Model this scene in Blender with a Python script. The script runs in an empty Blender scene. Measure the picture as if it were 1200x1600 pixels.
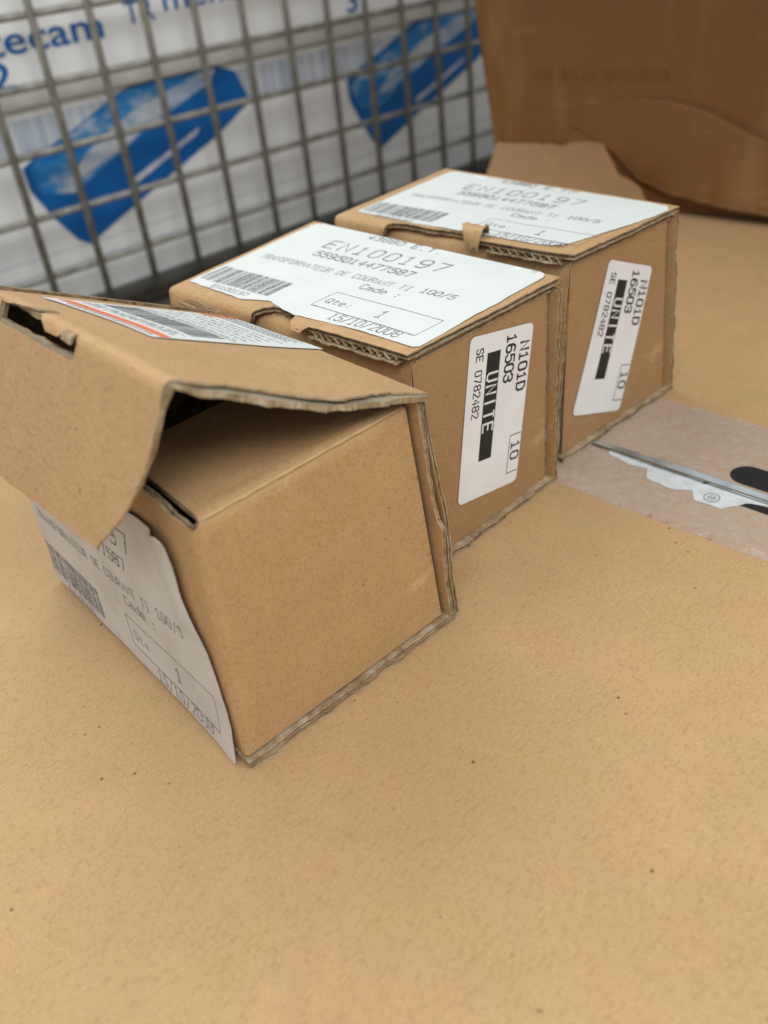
import bpy, bmesh, math, random
from mathutils import Vector, Matrix, noise
from mathutils.geometry import delaunay_2d_cdt
random.seed(7)
sc = bpy.context.scene
COL = sc.collection

# ------------------------------------------------------------------ camera
cd = bpy.data.cameras.new('camera')
cam = bpy.data.objects.new('camera', cd); COL.objects.link(cam)
cd.sensor_fit = 'AUTO'; cd.sensor_width = 36.0
cd.lens = 31.57
cd.clip_start = 0.01; cd.clip_end = 50
cam.matrix_world = Matrix(((0.9925, 0.1224, 0, 0), (-0.0691, 0.5603, -0.8254, 0),
                           (-0.1010, 0.8192, 0.5646, 0.22109), (0, 0, 0, 1)))
cd.dof.use_dof = True
cd.dof.focus_distance = 0.318
cd.dof.aperture_fstop = 9.0
cd.dof.aperture_blades = 0
sc.camera = cam

# ------------------------------------------------------------------ world and lamps
world = bpy.data.worlds.new('World'); sc.world = world
world.use_nodes = True
world.node_tree.nodes['Background'].inputs[0].default_value = (0.955, 1.0, 1.03, 1)
world.node_tree.nodes['Background'].inputs[1].default_value = 0.62

def area(name, loc, target, sx, sy, power, col):
    l = bpy.data.lights.new(name, 'AREA'); l.shape = 'RECTANGLE'; l.size = sx; l.size_y = sy
    l.energy = power; l.color = col
    o = bpy.data.objects.new(name, l); COL.objects.link(o)
    o.location = loc
    o.rotation_euler = (Vector(target) - Vector(loc)).to_track_quat('-Z', 'Y').to_euler()
    return o
area('ceiling_lamp', (-0.45, 1.10, 1.30), (0.0, 0.25, 0), 1.4, 0.8, 11, (1.0, 0.985, 0.94))
area('ceiling_lamp', (0.22, -0.60, 1.25), (-0.12, 0.75, 0.05), 1.3, 0.7, 16.5, (0.95, 0.985, 1.0))

sc.view_settings.view_transform = 'Standard'
sc.view_settings.look = 'None'
sc.view_settings.gamma = 1
sc.view_settings.exposure = 0.06
sc.render.engine = 'CYCLES'
sc.cycles.max_bounces = 8
sc.cycles.transparent_max_bounces = 12

# ------------------------------------------------------------------ materials
def new_mat(name, rough=0.8, spec=0.2):
    m = bpy.data.materials.new(name); m.use_nodes = True
    nt = m.node_tree; b = nt.nodes['Principled BSDF']
    b.inputs['Roughness'].default_value = rough
    b.inputs['Specular IOR Level'].default_value = spec
    return m, nt, b
def node(nt, t, **kw):
    n = nt.nodes.new(t)
    for k, v in kw.items():
        if k in n.inputs: n.inputs[k].default_value = v
        else: setattr(n, k, v)
    return n
def coords(nt, scale=(1, 1, 1), rot=(0, 0, 0)):
    tc = node(nt, 'ShaderNodeTexCoord'); mp = node(nt, 'ShaderNodeMapping')
    mp.inputs['Scale'].default_value = scale; mp.inputs['Rotation'].default_value = rot
    nt.links.new(tc.outputs['Object'], mp.inputs['Vector'])
    return mp.outputs['Vector']
def noise_n(nt, vec, scale, detail=3, rough=0.55):
    n = node(nt, 'ShaderNodeTexNoise', Scale=scale, Detail=detail, Roughness=rough)
    nt.links.new(vec, n.inputs['Vector']); return n.outputs['Fac']
def ramp(nt, fac, stops):
    r = node(nt, 'ShaderNodeValToRGB'); e = r.color_ramp.elements
    while len(e) > 1: e.remove(e[-1])
    e[0].position = stops[0][0]; c = stops[0][1]; e[0].color = (*c, 1) if len(c) == 3 else c
    for p, c in stops[1:]:
        q = e.new(p); q.color = (*c, 1)
    nt.links.new(fac, r.inputs['Fac']); return r.outputs['Color']
def mixc(nt, fac, a, b, mode='MIX'):
    m = node(nt, 'ShaderNodeMix', data_type='RGBA', blend_type=mode)
    for i, v in ((0, fac), (6, a), (7, b)):
        if hasattr(v, 'is_linked'): nt.links.new(v, m.inputs[i])
        else: m.inputs[i].default_value = v if i == 0 else (*v, 1)
    return m.outputs[2]
def g(v): return (v, v, v)

def kraft(name, base, dark, light, blotch=0.5, fibre=1.0, speck=1.0, rough=0.62, bump=0.12, stain=None, scuff=0.5, pitch=3.6):
    m, nt, b = new_mat(name, rough, 0.35)
    v = coords(nt)
    v2 = coords(nt, (1, 0.35, 1), (0.2, 0.1, 0.75))
    # cloudy formation of the paper
    cl = noise_n(nt, v, 55, 4, 0.6)
    c = mixc(nt, ramp(nt, cl, [(0.3, g(0)), (0.7, g(1))]), base, tuple(x * 0.90 for x in base))
    big = noise_n(nt, v, 14, 3, 0.5)
    tint = (base[0] * 0.88, base[1] * 0.90, base[2] * 0.86)
    c = mixc(nt, ramp(nt, big, [(0.35, g(0)), (0.65, g(blotch))]), c, tint)
    hue = noise_n(nt, v, 38, 4, 0.6)
    c = mixc(nt, 1.0, c, ramp(nt, hue, [(0.30, (1.03, 0.98, 0.97)), (0.5, (1, 1, 1)), (0.70, (0.965, 1.0, 0.92))]), 'MULTIPLY')
    # long fibres, dark and light
    v3 = coords(nt, (0.4, 1, 1), (0.3, 0.5, 0.2))
    f1 = noise_n(nt, v2, 950, 3, 0.7)
    c = mixc(nt, ramp(nt, f1, [(0.52, g(0)), (0.80, g(0.8 * fibre))]), c, dark)
    f3 = noise_n(nt, v3, 1500, 2, 0.6)
    c = mixc(nt, ramp(nt, f3, [(0.58, g(0)), (0.75, g(0.5 * fibre))]), c, dark)
    f2 = noise_n(nt, v, 1050, 3, 0.65)
    c = mixc(nt, ramp(nt, f2, [(0.54, g(0)), (0.8, g(0.8 * fibre))]), c, light)
    for sv, rt in (((1, .1, 1), (0, 0, .5)), ((.1, 1, 1), (0, 0, .35))):
        fl = noise_n(nt, coords(nt, sv, rt), 900, 2, 0.5)
        c = mixc(nt, ramp(nt, fl, [(0.69, g(0)), (0.78, g(0.45 * fibre))]), c, tuple(x * .7 for x in dark))
    if scuff:
        s2 = noise_n(nt, v3, 42, 9, 0.72)
        c = mixc(nt, ramp(nt, s2, [(0.60, g(0)), (0.74, g(scuff))]), c, tuple(min(.8, x * 1.25 + .04) for x in light))
        s3 = noise_n(nt, v, 30, 6, 0.7)
        c = mixc(nt, ramp(nt, s3, [(0.60, g(0)), (0.75, g(scuff * .8))]), c, tuple(x * .8 for x in base))
    # isolated dark specks
    vo = node(nt, 'ShaderNodeTexVoronoi', Scale=150.0); nt.links.new(v, vo.inputs['Vector'])
    sel = ramp(nt, vo.outputs['Distance'], [(0.05, g(1)), (0.11, g(0))])
    wn = node(nt, 'ShaderNodeSeparateColor'); nt.links.new(vo.outputs['Color'], wn.inputs[0])
    few = ramp(nt, wn.outputs[0], [(0.74, g(0)), (0.76, g(0.55 * speck)), (0.93, g(0.6 * speck)), (0.95, g(0.9 * speck))])
    sp = node(nt, 'ShaderNodeMath', operation='MULTIPLY')
    nt.links.new(sel, sp.inputs[0]); nt.links.new(few, sp.inputs[1])
    c = mixc(nt, sp.outputs[0], c, tuple(x * 0.25 for x in dark))
    if stain:
        s = noise_n(nt, coords(nt, stain[1]), stain[2], 4, 0.6)
        c = mixc(nt, ramp(nt, s, [(0.5, g(0)), (0.72, g(stain[3]))]), c, stain[0])
    nt.links.new(c, b.inputs['Base Color'])
    bp = node(nt, 'ShaderNodeBump', Strength=bump, Distance=0.0004)
    bn = noise_n(nt, v, 800, 4, 0.65)
    uvn = node(nt, 'ShaderNodeUVMap'); uvn.uv_map = 'UVMap'
    sxy = node(nt, 'ShaderNodeSeparateXYZ'); nt.links.new(uvn.outputs[0], sxy.inputs[0])
    m1 = node(nt, 'ShaderNodeMath', operation='MULTIPLY'); m1.inputs[1].default_value = 2 * math.pi / pitch; nt.links.new(sxy.outputs[0], m1.inputs[0])
    m2 = node(nt, 'ShaderNodeMath', operation='SINE'); nt.links.new(m1.outputs[0], m2.inputs[0])
    m3 = node(nt, 'ShaderNodeMath', operation='MULTIPLY_ADD'); m3.inputs[1].default_value = 0.16; nt.links.new(m2.outputs[0], m3.inputs[0]); nt.links.new(bn, m3.inputs[2])
    nt.links.new(m3.outputs[0], bp.inputs['Height'])
    nt.links.new(bp.outputs[0], b.inputs['Normal'])
    return m

M_BOX = kraft('box_kraft', (0.485, 0.295, 0.135), (0.30, 0.16, 0.065), (0.58, 0.39, 0.215), rough=0.58, fibre=1.2)
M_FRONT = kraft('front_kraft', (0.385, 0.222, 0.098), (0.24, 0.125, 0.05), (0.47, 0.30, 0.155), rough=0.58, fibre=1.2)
M_TABLE = kraft('carton_kraft', (0.515, 0.322, 0.158), (0.31, 0.18, 0.078), (0.65, 0.445, 0.25), blotch=1.0, speck=1.0, bump=0.055, fibre=0.95, scuff=.16)
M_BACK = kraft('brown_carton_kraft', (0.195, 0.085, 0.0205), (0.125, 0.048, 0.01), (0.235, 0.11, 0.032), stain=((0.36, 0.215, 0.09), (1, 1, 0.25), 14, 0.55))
M_GREY = kraft('grey_liner', (0.32, 0.275, 0.19), (0.22, 0.18, 0.115), (0.40, 0.355, 0.26), speck=0.5)

def edge_mat():
    m, nt, b = new_mat('board_edge', 0.9, 0.1)
    uv = node(nt, 'ShaderNodeUVMap'); uv.uv_map = 'UVMap'
    sx = node(nt, 'ShaderNodeSeparateXYZ'); nt.links.new(uv.outputs[0], sx.inputs[0])
    v = coords(nt)
    n1 = noise_n(nt, v, 170, 7, 0.72)
    c = ramp(nt, n1, [(0.3, (0.17, 0.105, 0.05)), (0.5, (0.34, 0.245, 0.14)), (0.72, (0.54, 0.45, 0.31))])
    nt.links.new(c, b.inputs['Base Color'])
    bp = node(nt, 'ShaderNodeBump', Strength=0.6, Distance=0.0006)
    nt.links.new(noise_n(nt, v, 420, 4), bp.inputs['Height']); nt.links.new(bp.outputs[0], b.inputs['Normal'])
    return m
M_EDGE = edge_mat()
def flute_mat():
    m, nt, b = new_mat('flute_core_and_shade', 0.95, 0.05)
    v = coords(nt)
    c = ramp(nt, noise_n(nt, v, 260, 4, 0.65), [(0.35, (0.10, 0.065, 0.032)), (0.7, (0.30, 0.23, 0.14))])
    nt.links.new(c, b.inputs['Base Color']); return m
M_FLUTE_SHADE = flute_mat()  # core of cut edges, also painted shade on inner faces of the open box

def paper(name, base, var, rough=0.45, stain=0.0):
    m, nt, b = new_mat(name, rough, 0.35)
    v = coords(nt)
    c = mixc(nt, ramp(nt, noise_n(nt, v, 45, 4), [(0.35, g(0)), (0.7, g(1))]), base, var)
    if stain:
        c = mixc(nt, ramp(nt, noise_n(nt, v, 60, 5, 0.7), [(0.62, g(0)), (0.78, g(stain))]), c, (0.25, 0.22, 0.18))
    nt.links.new(c, b.inputs['Base Color'])
    bp = node(nt, 'ShaderNodeBump', Strength=0.15, Distance=0.0006)
    nt.links.new(noise_n(nt, v, 120, 3), bp.inputs['Height']); nt.links.new(bp.outputs[0], b.inputs['Normal'])
    return m
M_LABEL = paper('label_paper', (0.66, 0.69, 0.665), (0.625, 0.655, 0.635))
M_LABEL_OLD = paper('worn_label_paper', (0.60, 0.575, 0.53), (0.50, 0.47, 0.42), stain=0.3)
M_STICK = paper('sticker_paper', (0.79, 0.78, 0.76), (0.73, 0.715, 0.695), stain=0.25)

def flat(name, col, rough=0.6, spec=0.2, var=0.0, scale=200, metal=0.0):
    m, nt, b = new_mat(name, rough, spec)
    b.inputs['Metallic'].default_value = metal
    if var:
        v = coords(nt)
        c = mixc(nt, ramp(nt, noise_n(nt, v, scale, 4), [(0.35, g(0)), (0.7, g(1))]), col, tuple(x * (1 - var) for x in col))
        nt.links.new(c, b.inputs['Base Color'])
    else: b.inputs['Base Color'].default_value = (*col, 1)
    return m
def ink(name, col, fade, scale):
    """thermal print: ink broken up into dots and faded patches"""
    m, nt, b = new_mat(name, 0.6, 0.2)
    v = coords(nt)
    f = ramp(nt, noise_n(nt, v, scale, 2, 0.6), [(0.40, g(0)), (0.70, g(fade))])
    c = mixc(nt, f, col, (0.55, 0.56, 0.56))
    nt.links.new(c, b.inputs['Base Color']); return m
M_INK = ink('thermal_ink', (0.055, 0.055, 0.06), 0.75, 900)
M_INKG = ink('faint_thermal_ink', (0.20, 0.20, 0.21), 0.9, 900)
M_BLACK = flat('black_ink', (0.022, 0.021, 0.022), 0.5, 0.3, 0.3, 300)
M_WHITEINK = flat('reversed_out_white', (0.72, 0.70, 0.68), 0.5, 0.3)
M_ORANGE = flat('orange_ink', (0.80, 0.16, 0.055), 0.5, 0.3, 0.12, 150)
M_GINK = flat('grey_print', (0.27, 0.28, 0.30), 0.6, 0.2, 0.5, 500)

# ------------------------------------------------------------------ object helpers
def tag(o, label=None, cat=None, group=None, kind=None):
    if label: o['label'] = label
    if cat: o['category'] = cat
    if group: o['group'] = group
    if kind: o['kind'] = kind
    return o
def empty(name, loc=(0, 0, 0), rz=0.0):
    o = bpy.data.objects.new(name, None); COL.objects.link(o)
    o.empty_display_size = 0.02; o.location = loc; o.rotation_euler = (0, 0, rz); return o
def mesh_obj(name, verts, faces, mats, parent=None, midx=None, uvs=None, smooth=None):
    me = bpy.data.meshes.new(name); me.from_pydata(verts, [], faces)
    for m in (mats if isinstance(mats, (list, tuple)) else [mats]): me.materials.append(m)
    if midx: me.polygons.foreach_set('material_index', midx)
    if smooth: me.polygons.foreach_set('use_smooth', smooth)
    if uvs:
        uvl = me.uv_layers.new(name='UVMap')
        uvl.data.foreach_set('uv', [c for f in uvs for p in f for c in p])
    me.update()
    o = bpy.data.objects.new(name, me); COL.objects.link(o)
    if parent: o.parent = parent
    return o
K = 0.001
def inside(p, poly):
    c = False; n = len(poly); x, y = p
    for i in range(n):
        x1, y1 = poly[i]; x2, y2 = poly[i - 1]
        if (y1 > y) != (y2 > y) and x < (x2 - x1) * (y - y1) / (y2 - y1) + x1: c = not c
    return c
def resample(pts, step, seed):
    """pts: (a, b) or (a, b, jag): the edge that starts at a point is torn by +-jag mm"""
    out = []; n = len(pts)
    for i in range(n):
        p = pts[i]; q = pts[(i + 1) % n]; jag = p[2] if len(p) > 2 else 0.0
        dx, dy = q[0] - p[0], q[1] - p[1]; L = math.hypot(dx, dy)
        k = max(1, int(L / step)); nx, ny = (-dy / L, dx / L) if L else (0, 0)
        for j in range(k):
            f = j / k; d = 0
            if jag and j:
                x, y = p[0] + dx * f, p[1] + dy * f
                d = jag * (noise.noise((x * .16 + seed, y * .16, seed)) * 1.3 + 0.5 * noise.noise((x * .7, y * .7 + seed, 3.1 + seed)))
            out.append((p[0] + dx * f + nx * d, p[1] + dy * f + ny * d))
    return out
def sheet(name, outline, M, t, mats, parent, holes=(), step=1.6, grid=6.0, seed=0.0, wob=0.0, core=True, sink=0.35):
    """a board: outline in the board's own (a, b) mm, M(a, b, n) -> box mm; three visible plies along every edge"""
    loops = [resample(outline, step, seed)] + [resample(h, step, seed + 5) for h in holes]
    V = []; E = []
    for lp in loops:
        s = len(V); V += [Vector(p) for p in lp]
        E += [(s + i, s + (i + 1) % len(lp)) for i in range(len(lp))]
    nb = len(V)
    xs = [p[0] for p in loops[0]]; ys = [p[1] for p in loops[0]]
    nx = int((max(xs) - min(xs)) / grid); ny = int((max(ys) - min(ys)) / grid)
    for i in range(nx + 1):
        for j in range(ny + 1):
            p = (min(xs) + (i + .5) * grid + .01 * math.sin(j * 3.), min(ys) + (j + .5) * grid + .01 * math.sin(i * 7.))
            if inside(p, loops[0]) and not any(inside(p, h) for h in loops[1:]):
                if min((p[0] - q[0]) ** 2 + (p[1] - q[1]) ** 2 for q in V[:nb]) > 1.0: V.append(Vector(p))
    vo, eo, fo, ov, oe, of = delaunay_2d_cdt(V, E, [], 0, 1e-5)
    tris = []
    for f in fo:
        c = (sum(vo[i].x for i in f) / len(f), sum(vo[i].y for i in f) / len(f))
        if inside(c, loops[0]) and not any(inside(c, h) for h in loops[1:]): tris.append(tuple(f))
    def W(a, b, n):
        if wob: n = n + wob * noise.noise((a * .035 + seed, b * .035, seed * 1.7))
        p = M(a, b, n); return (p[0] * K, p[1] * K, p[2] * K)
    verts = []; faces = []; mi = []; sm = []; uv = []
    top = [W(v.x, v.y, 0) for v in vo]; bot = [W(v.x, v.y, -t) for v in vo]
    nv = len(vo); verts = top + bot
    for f in tris:
        faces.append(f); mi.append(0); sm.append(True); uv.append([(vo[i].x, vo[i].y) for i in f])
        h = tuple(i + nv for i in reversed(f)); faces.append(h); mi.append(1); sm.append(True); uv.append([(vo[i - nv].x, vo[i - nv].y) for i in h])
    prof = [(0, 0), (-0.22 * t, 0), (-0.22 * t, sink), (-0.78 * t, sink), (-0.78 * t, 0), (-t, 0)] if core else [(0, 0), (-t, 0)]
    for li, lp in enumerate(loops):
        n = len(lp); area2 = sum(lp[i][0] * lp[(i + 1) % n][1] - lp[(i + 1) % n][0] * lp[i][1] for i in range(n))
        sgn = 1 if area2 > 0 else -1
        if li: sgn = -sgn
        base = len(verts); dist = 0
        for i in range(n):
            p0, p1, p2 = lp[i - 1], lp[i], lp[(i + 1) % n]
            tx, ty = p2[0] - p0[0], p2[1] - p0[1]; l = math.hypot(tx, ty) or 1
            inx, iny = -ty / l * sgn, tx / l * sgn
            for (nn, ins) in prof:
                ji = ins * (1 + .6 * noise.noise((p1[0] * .9, p1[1] * .9, seed))) if ins else 0
                verts.append(W(p1[0] + inx * ji, p1[1] + iny * ji, nn))
        k = len(prof)
        for i in range(n):
            d = math.hypot(lp[(i + 1) % n][0] - lp[i][0], lp[(i + 1) % n][1] - lp[i][1])
            for j in range(k - 1):
                a0 = base + i * k + j; b0 = base + ((i + 1) % n) * k + j
                faces.append((a0, b0, b0 + 1, a0 + 1)); mi.append(3 if (core and j == 2) else 2); sm.append(False)
                uv.append([(dist, j), (dist + d, j), (dist + d, j + 1), (dist, j + 1)])
            dist += d
    return mesh_obj(name, verts, faces, mats, parent, mi, uv, sm)
BOARD = [M_BOX, M_GREY, M_EDGE, M_FLUTE_SHADE]
BOARD_K = [M_BOX, M_BOX, M_EDGE, M_FLUTE_SHADE]

def paper_sheet(name, outline, M, mats, parent, t=0.14, grid=6.0, seed=0.0, wob=0.0):
    mats = mats if isinstance(mats, list) else [mats, mats, mats]
    return sheet(name, outline, lambda a, b, n: M(a, b, n + t), t, mats, parent, step=2.0, grid=grid, seed=seed, wob=wob, core=False)

def round_rect(x0, y0, x1, y1, r, n=5, jag=0.0):
    out = []
    for cx, cy, a0 in ((x1 - r, y0 + r, -90), (x1 - r, y1 - r, 0), (x0 + r, y1 - r, 90), (x0 + r, y0 + r, 180)):
        for i in range(n + 1):
            a = math.radians(a0 + 90 * i / n); out.append((cx + r * math.cos(a), cy + r * math.sin(a), jag if i == n else 0))
    return out

O_ = [(1, 0), (3, 0), (4, 1), (4, 5), (3, 6), (1, 6), (0, 5), (0, 1), (1, 0)]
GLYPH = {'0': [O_], 'O': [O_], '1': [[(.8, 4.8), (2, 6), (2, 0)], [(.8, 0), (3.2, 0)]],
 '2': [[(0, 5), (1, 6), (3, 6), (4, 5), (4, 4), (0, 0), (4, 0)]], '3': [[(0, 5), (1, 6), (3, 6), (4, 5), (4, 4), (3, 3.1), (4, 2), (4, 1), (3, 0), (1, 0), (0, 1)], [(1.4, 3.1), (3, 3.1)]],
 '4': [[(3, 0), (3, 6), (0, 2), (4, 2)]], '5': [[(4, 6), (.5, 6), (.2, 3.4), (1.2, 3.9), (3, 3.8), (4, 2.8), (4, 1), (3, 0), (1, 0), (0, 1)]],
 '6': [[(3.6, 5.6), (2.6, 6), (1.2, 6), (0, 4.4), (0, 1), (1, 0), (3, 0), (4, 1), (4, 2.4), (3, 3.4), (1, 3.4), (0, 2.4)]], '7': [[(0, 6), (4, 6), (1.4, 0)]],
 '8': [[(1, 3.2), (0, 4.1), (0, 5.1), (1, 6), (3, 6), (4, 5.1), (4, 4.1), (3, 3.2), (4, 2.2), (4, 1), (3, 0), (1, 0), (0, 1), (0, 2.2), (1, 3.2)], [(1, 3.2), (3, 3.2)]],
 '9': [[(.4, .4), (1.4, 0), (2.8, 0), (4, 1.6), (4, 5), (3, 6), (1, 6), (0, 5), (0, 3.6), (1, 2.6), (3, 2.6), (4, 3.6)]],
 'A': [[(0, 0), (2, 6), (4, 0)], [(.8, 2.2), (3.2, 2.2)]], 'B': [[(0, 0), (0, 6), (3, 6), (4, 5.1), (4, 4.1), (3, 3.2), (4, 2.2), (4, 1), (3, 0), (0, 0)], [(0, 3.2), (3, 3.2)]],
 'C': [[(4, 5), (3, 6), (1, 6), (0, 5), (0, 1), (1, 0), (3, 0), (4, 1)]], 'D': [[(0, 0), (0, 6), (2.6, 6), (4, 4.6), (4, 1.4), (2.6, 0), (0, 0)]],
 'E': [[(4, 6), (0, 6), (0, 0), (4, 0)], [(0, 3.1), (3.2, 3.1)]], 'F': [[(4, 6), (0, 6), (0, 0)], [(0, 3.1), (3.2, 3.1)]],
 'I': [[(2, 0), (2, 6)], [(.9, 0), (3.1, 0)], [(.9, 6), (3.1, 6)]], '|': [[(2, 0), (2, 6)]], '#': [[(.7, 6), (3.3, 6)], [(2, 6), (2, 0)]], 'M': [[(0, 0), (0, 6), (2, 2.6), (4, 6), (4, 0)]], 'N': [[(0, 0), (0, 6), (4, 0), (4, 6)]],
 'Q': [O_, [(2.4, 1.8), (4.2, -.4)]], 'R': [[(0, 0), (0, 6), (3, 6), (4, 5.1), (4, 4), (3, 3), (0, 3)], [(2, 3), (4, 0)]],
 'S': [[(4, 5), (3, 6), (1, 6), (0, 5), (0, 4.1), (1, 3.2), (3, 2.9), (4, 2), (4, 1), (3, 0), (1, 0), (0, 1)]], 'T': [[(0, 6), (4, 6)], [(2, 6), (2, 0)]],
 'U': [[(0, 6), (0, 1), (1, 0), (3, 0), (4, 1), (4, 6)]], '/': [[(.4, -.4), (3.6, 6.4)]], '.': [[(1.7, 0), (2.3, 0)]], ':': [[(1.7, .6), (2.3, .6)], [(1.7, 3.6), (2.3, 3.6)]],
 'm': [[(0, 0), (0, 4)], [(0, 3.4), (1, 4), (2, 3.2), (2, 0)], [(2, 3.2), (3, 4), (4, 3.2), (4, 0)]], 'd': [[(4, 6), (4, 0)], [(4, 3.2), (3, 4), (1, 4), (0, 3), (0, 1), (1, 0), (3, 0), (4, .8)]],
 'e': [[(0, 2.1), (4, 2.1), (4, 3), (3, 4), (1, 4), (0, 3), (0, 1), (1, 0), (3.6, 0)]], 't': [[(1.6, 5.4), (1.6, .8), (2.4, 0), (3.6, 0)], [(.2, 4), (3.4, 4)]]}
# --- lettering: outlines of the built-in font, wrapped on whatever surface they are printed on
class Print:
    def __init__(self): self.v = []; self.f = []
    def add(self, vs, fs):
        s = len(self.v); self.v += vs; self.f += [tuple(i + s for i in f) for f in fs]
    def text(self, s, a, b, w, h, bold=0.0, tilt=0.0, space=1.0, slant=0.0):
        cu = bpy.data.curves.new('letters', 'FONT'); cu.body = s; cu.offset = bold
        cu.resolution_u = 3; cu.space_character = space; cu.shear = slant
        ob = bpy.data.objects.new('letters', cu)
        me = bpy.data.meshes.new_from_object(ob)
        vs = [(v.co.x, v.co.y) for v in me.vertices]; fs = [tuple(p.vertices) for p in me.polygons]
        x0 = min(v[0] for v in vs); x1 = max(v[0] for v in vs)
        sx = w / (x1 - x0); sy = h / 0.7
        ct, st = math.cos(math.radians(tilt)), math.sin(math.radians(tilt))
        out = []
        for x, y in vs:
            X, Y = (x - x0) * sx, y * sy
            out.append((a + X * ct - Y * st, b + X * st + Y * ct))
        self.add(out, fs)
        bpy.data.objects.remove(ob); bpy.data.curves.remove(cu); bpy.data.meshes.remove(me)
    def strokes(self, s, a, b, w, h, sw, tilt=0.0, slant=0.0, gw=.68):
        # single-stroke printer lettering, one cell per character
        n = len(s); pitch = w / (n - 1 + gw); cw = pitch * gw
        ct, st = math.cos(math.radians(tilt)), math.sin(math.radians(tilt))
        for i, ch in enumerate(s):
            for pl in GLYPH.get(ch, ()):
                pts = []
                for x, y in pl:
                    X = i * pitch + x / 4 * cw + slant * y / 6 * h; Y = y / 6 * h
                    pts.append((a + X * ct - Y * st, b + X * st + Y * ct))
                self.ribbon(pts, sw)
    def ribbon(self, p, w):
        n = len(p); closed = n > 2 and p[0] == p[-1]
        vs = []
        for i in range(n):
            q0 = p[i - 1] if i else (p[-2] if closed else p[0]); q1 = p[i + 1] if i < n - 1 else (p[1] if closed else p[-1])
            d0 = (p[i][0] - q0[0], p[i][1] - q0[1]); d1 = (q1[0] - p[i][0], q1[1] - p[i][1])
            l0 = math.hypot(*d0) or 1; l1 = math.hypot(*d1) or 1
            t = (d0[0] / l0 + d1[0] / l1, d0[1] / l0 + d1[1] / l1); l = math.hypot(*t) or 1
            m = min(1.5, 2 / max(l, .8)) if 0 < i < n - 1 or closed else 1
            nx, ny = -t[1] / l * w / 2 * m, t[0] / l * w / 2 * m
            ex, ey = 0, 0
            if not closed and i == 0: ex, ey = -t[0] / l * w / 2, -t[1] / l * w / 2
            if not closed and i == n - 1: ex, ey = t[0] / l * w / 2, t[1] / l * w / 2
            vs += [(p[i][0] + nx + ex, p[i][1] + ny + ey), (p[i][0] - nx + ex, p[i][1] - ny + ey)]
        self.add(vs, [(2 * i, 2 * i + 1, 2 * i + 3, 2 * i + 2) for i in range(n - 1)])
    def quad(self, pts, cell=4.0):
        (x0, y0), (x1, y1), (x2, y2), (x3, y3) = pts
        n = max(1, int(max(math.hypot(x1 - x0, y1 - y0), math.hypot(x2 - x3, y2 - y3)) / cell)); m = max(1, int(max(math.hypot(x3 - x0, y3 - y0), math.hypot(x2 - x1, y2 - y1)) / cell))
        vs = []; fs = []
        for i in range(n + 1):
            for j in range(m + 1):
                u, w = i / n, j / m
                vs.append(((x0 * (1 - u) + x1 * u) * (1 - w) + (x3 * (1 - u) + x2 * u) * w, (y0 * (1 - u) + y1 * u) * (1 - w) + (y3 * (1 - u) + y2 * u) * w))
        for i in range(n):
            for j in range(m):
                q = i * (m + 1) + j; fs.append((q, q + m + 1, q + m + 2, q + 1))
        self.add(vs, fs)
    def rect(self, x0, y0, x1, y1): self.quad(((x0, y0), (x1, y0), (x1, y1), (x0, y1)))
    def line(self, x0, y0, x1, y1, w):
        l = math.hypot(x1 - x0, y1 - y0); nx, ny = -(y1 - y0) / l * w / 2, (x1 - x0) / l * w / 2
        self.quad(((x0 - nx, y0 - ny), (x1 - nx, y1 - ny), (x1 + nx, y1 + ny), (x0 + nx, y0 + ny)))
    def poly(self, pts): self.add(list(pts), [tuple(range(len(pts)))])
    def build(self, name, M, n, mat, parent, wobfn=None):
        vs = []
        for a, b in self.v:
            p = M(a, b, n + (wobfn(a, b) if wobfn else 0)); vs.append((p[0] * K, p[1] * K, p[2] * K))
        return mesh_obj(name, vs, self.f, mat, parent)

# ------------------------------------------------------------------ floor below
def grid_plane(name, x0, y0, x1, y1, z, mat, parent=None):
    return mesh_obj(name, [(x0, y0, z), (x1, y0, z), (x1, y1, z), (x0, y1, z)], [(0, 1, 2, 3)], mat, parent)
M_FLOOR = flat('concrete', (0.30, 0.29, 0.265), 0.85, 0.2, 0.35, 30)
tag(grid_plane('floor', -6, -6, 6, 6, -0.42, M_FLOOR), kind='structure')

# ------------------------------------------------------------------ the large carton everything stands on
SLIT = Vector((0.1018, 0.357, 0)); S = Vector((0.67, -0.742, 0)).normalized(); N = Vector((0.742, 0.67, 0)).normalized()
ang = math.atan2(S.y, S.x)
big = empty('shipping_carton', (SLIT.x, SLIT.y, 0), ang)
tag(big, 'large flat kraft carton with taped seam carrying the three small boxes', 'cardboard box')
# local axes in mm: a along the seam (towards the right of the photo), b across it (away from the camera)
X0, X1, Y0, Y1 = -300, 420, -520, 560
def MT(a, b, n):
    z = 0.5 * noise.noise((a * .008, b * .008, 2.2)) * min(1, abs(b) / 60) - 0.0
    return (a, b, n + min(0, z))
TB = [M_TABLE, M_TABLE, M_EDGE, M_FLUTE_SHADE]
sheet('near_flap', [(X0, Y0), (X1, Y0), (X1, -0.9, .3), (X0, -0.9)], MT, 3.5, TB, big, grid=22, step=4, seed=1)
sheet('far_flap', [(X0, 0.9), (X1, 0.9), (X1, Y1), (X0, Y1)], MT, 3.5, TB, big, grid=22, step=4, seed=2)
def wall(name, p, q, z0, z1, t, mat, parent):
    d = (Vector(q) - Vector(p)).normalized(); nn = Vector((-d.y, d.x)) * t
    pts = [Vector(p), Vector(q), Vector(q) + nn, Vector(p) + nn]
    vs = [(v.x * K, v.y * K, z * K) for z in (z0, z1) for v in pts]
    return mesh_obj(name, vs, [(3, 2, 1, 0), (4, 5, 6, 7), (0, 1, 5, 4), (1, 2, 6, 5), (2, 3, 7, 6), (3, 0, 4, 7)], mat, parent)
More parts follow.
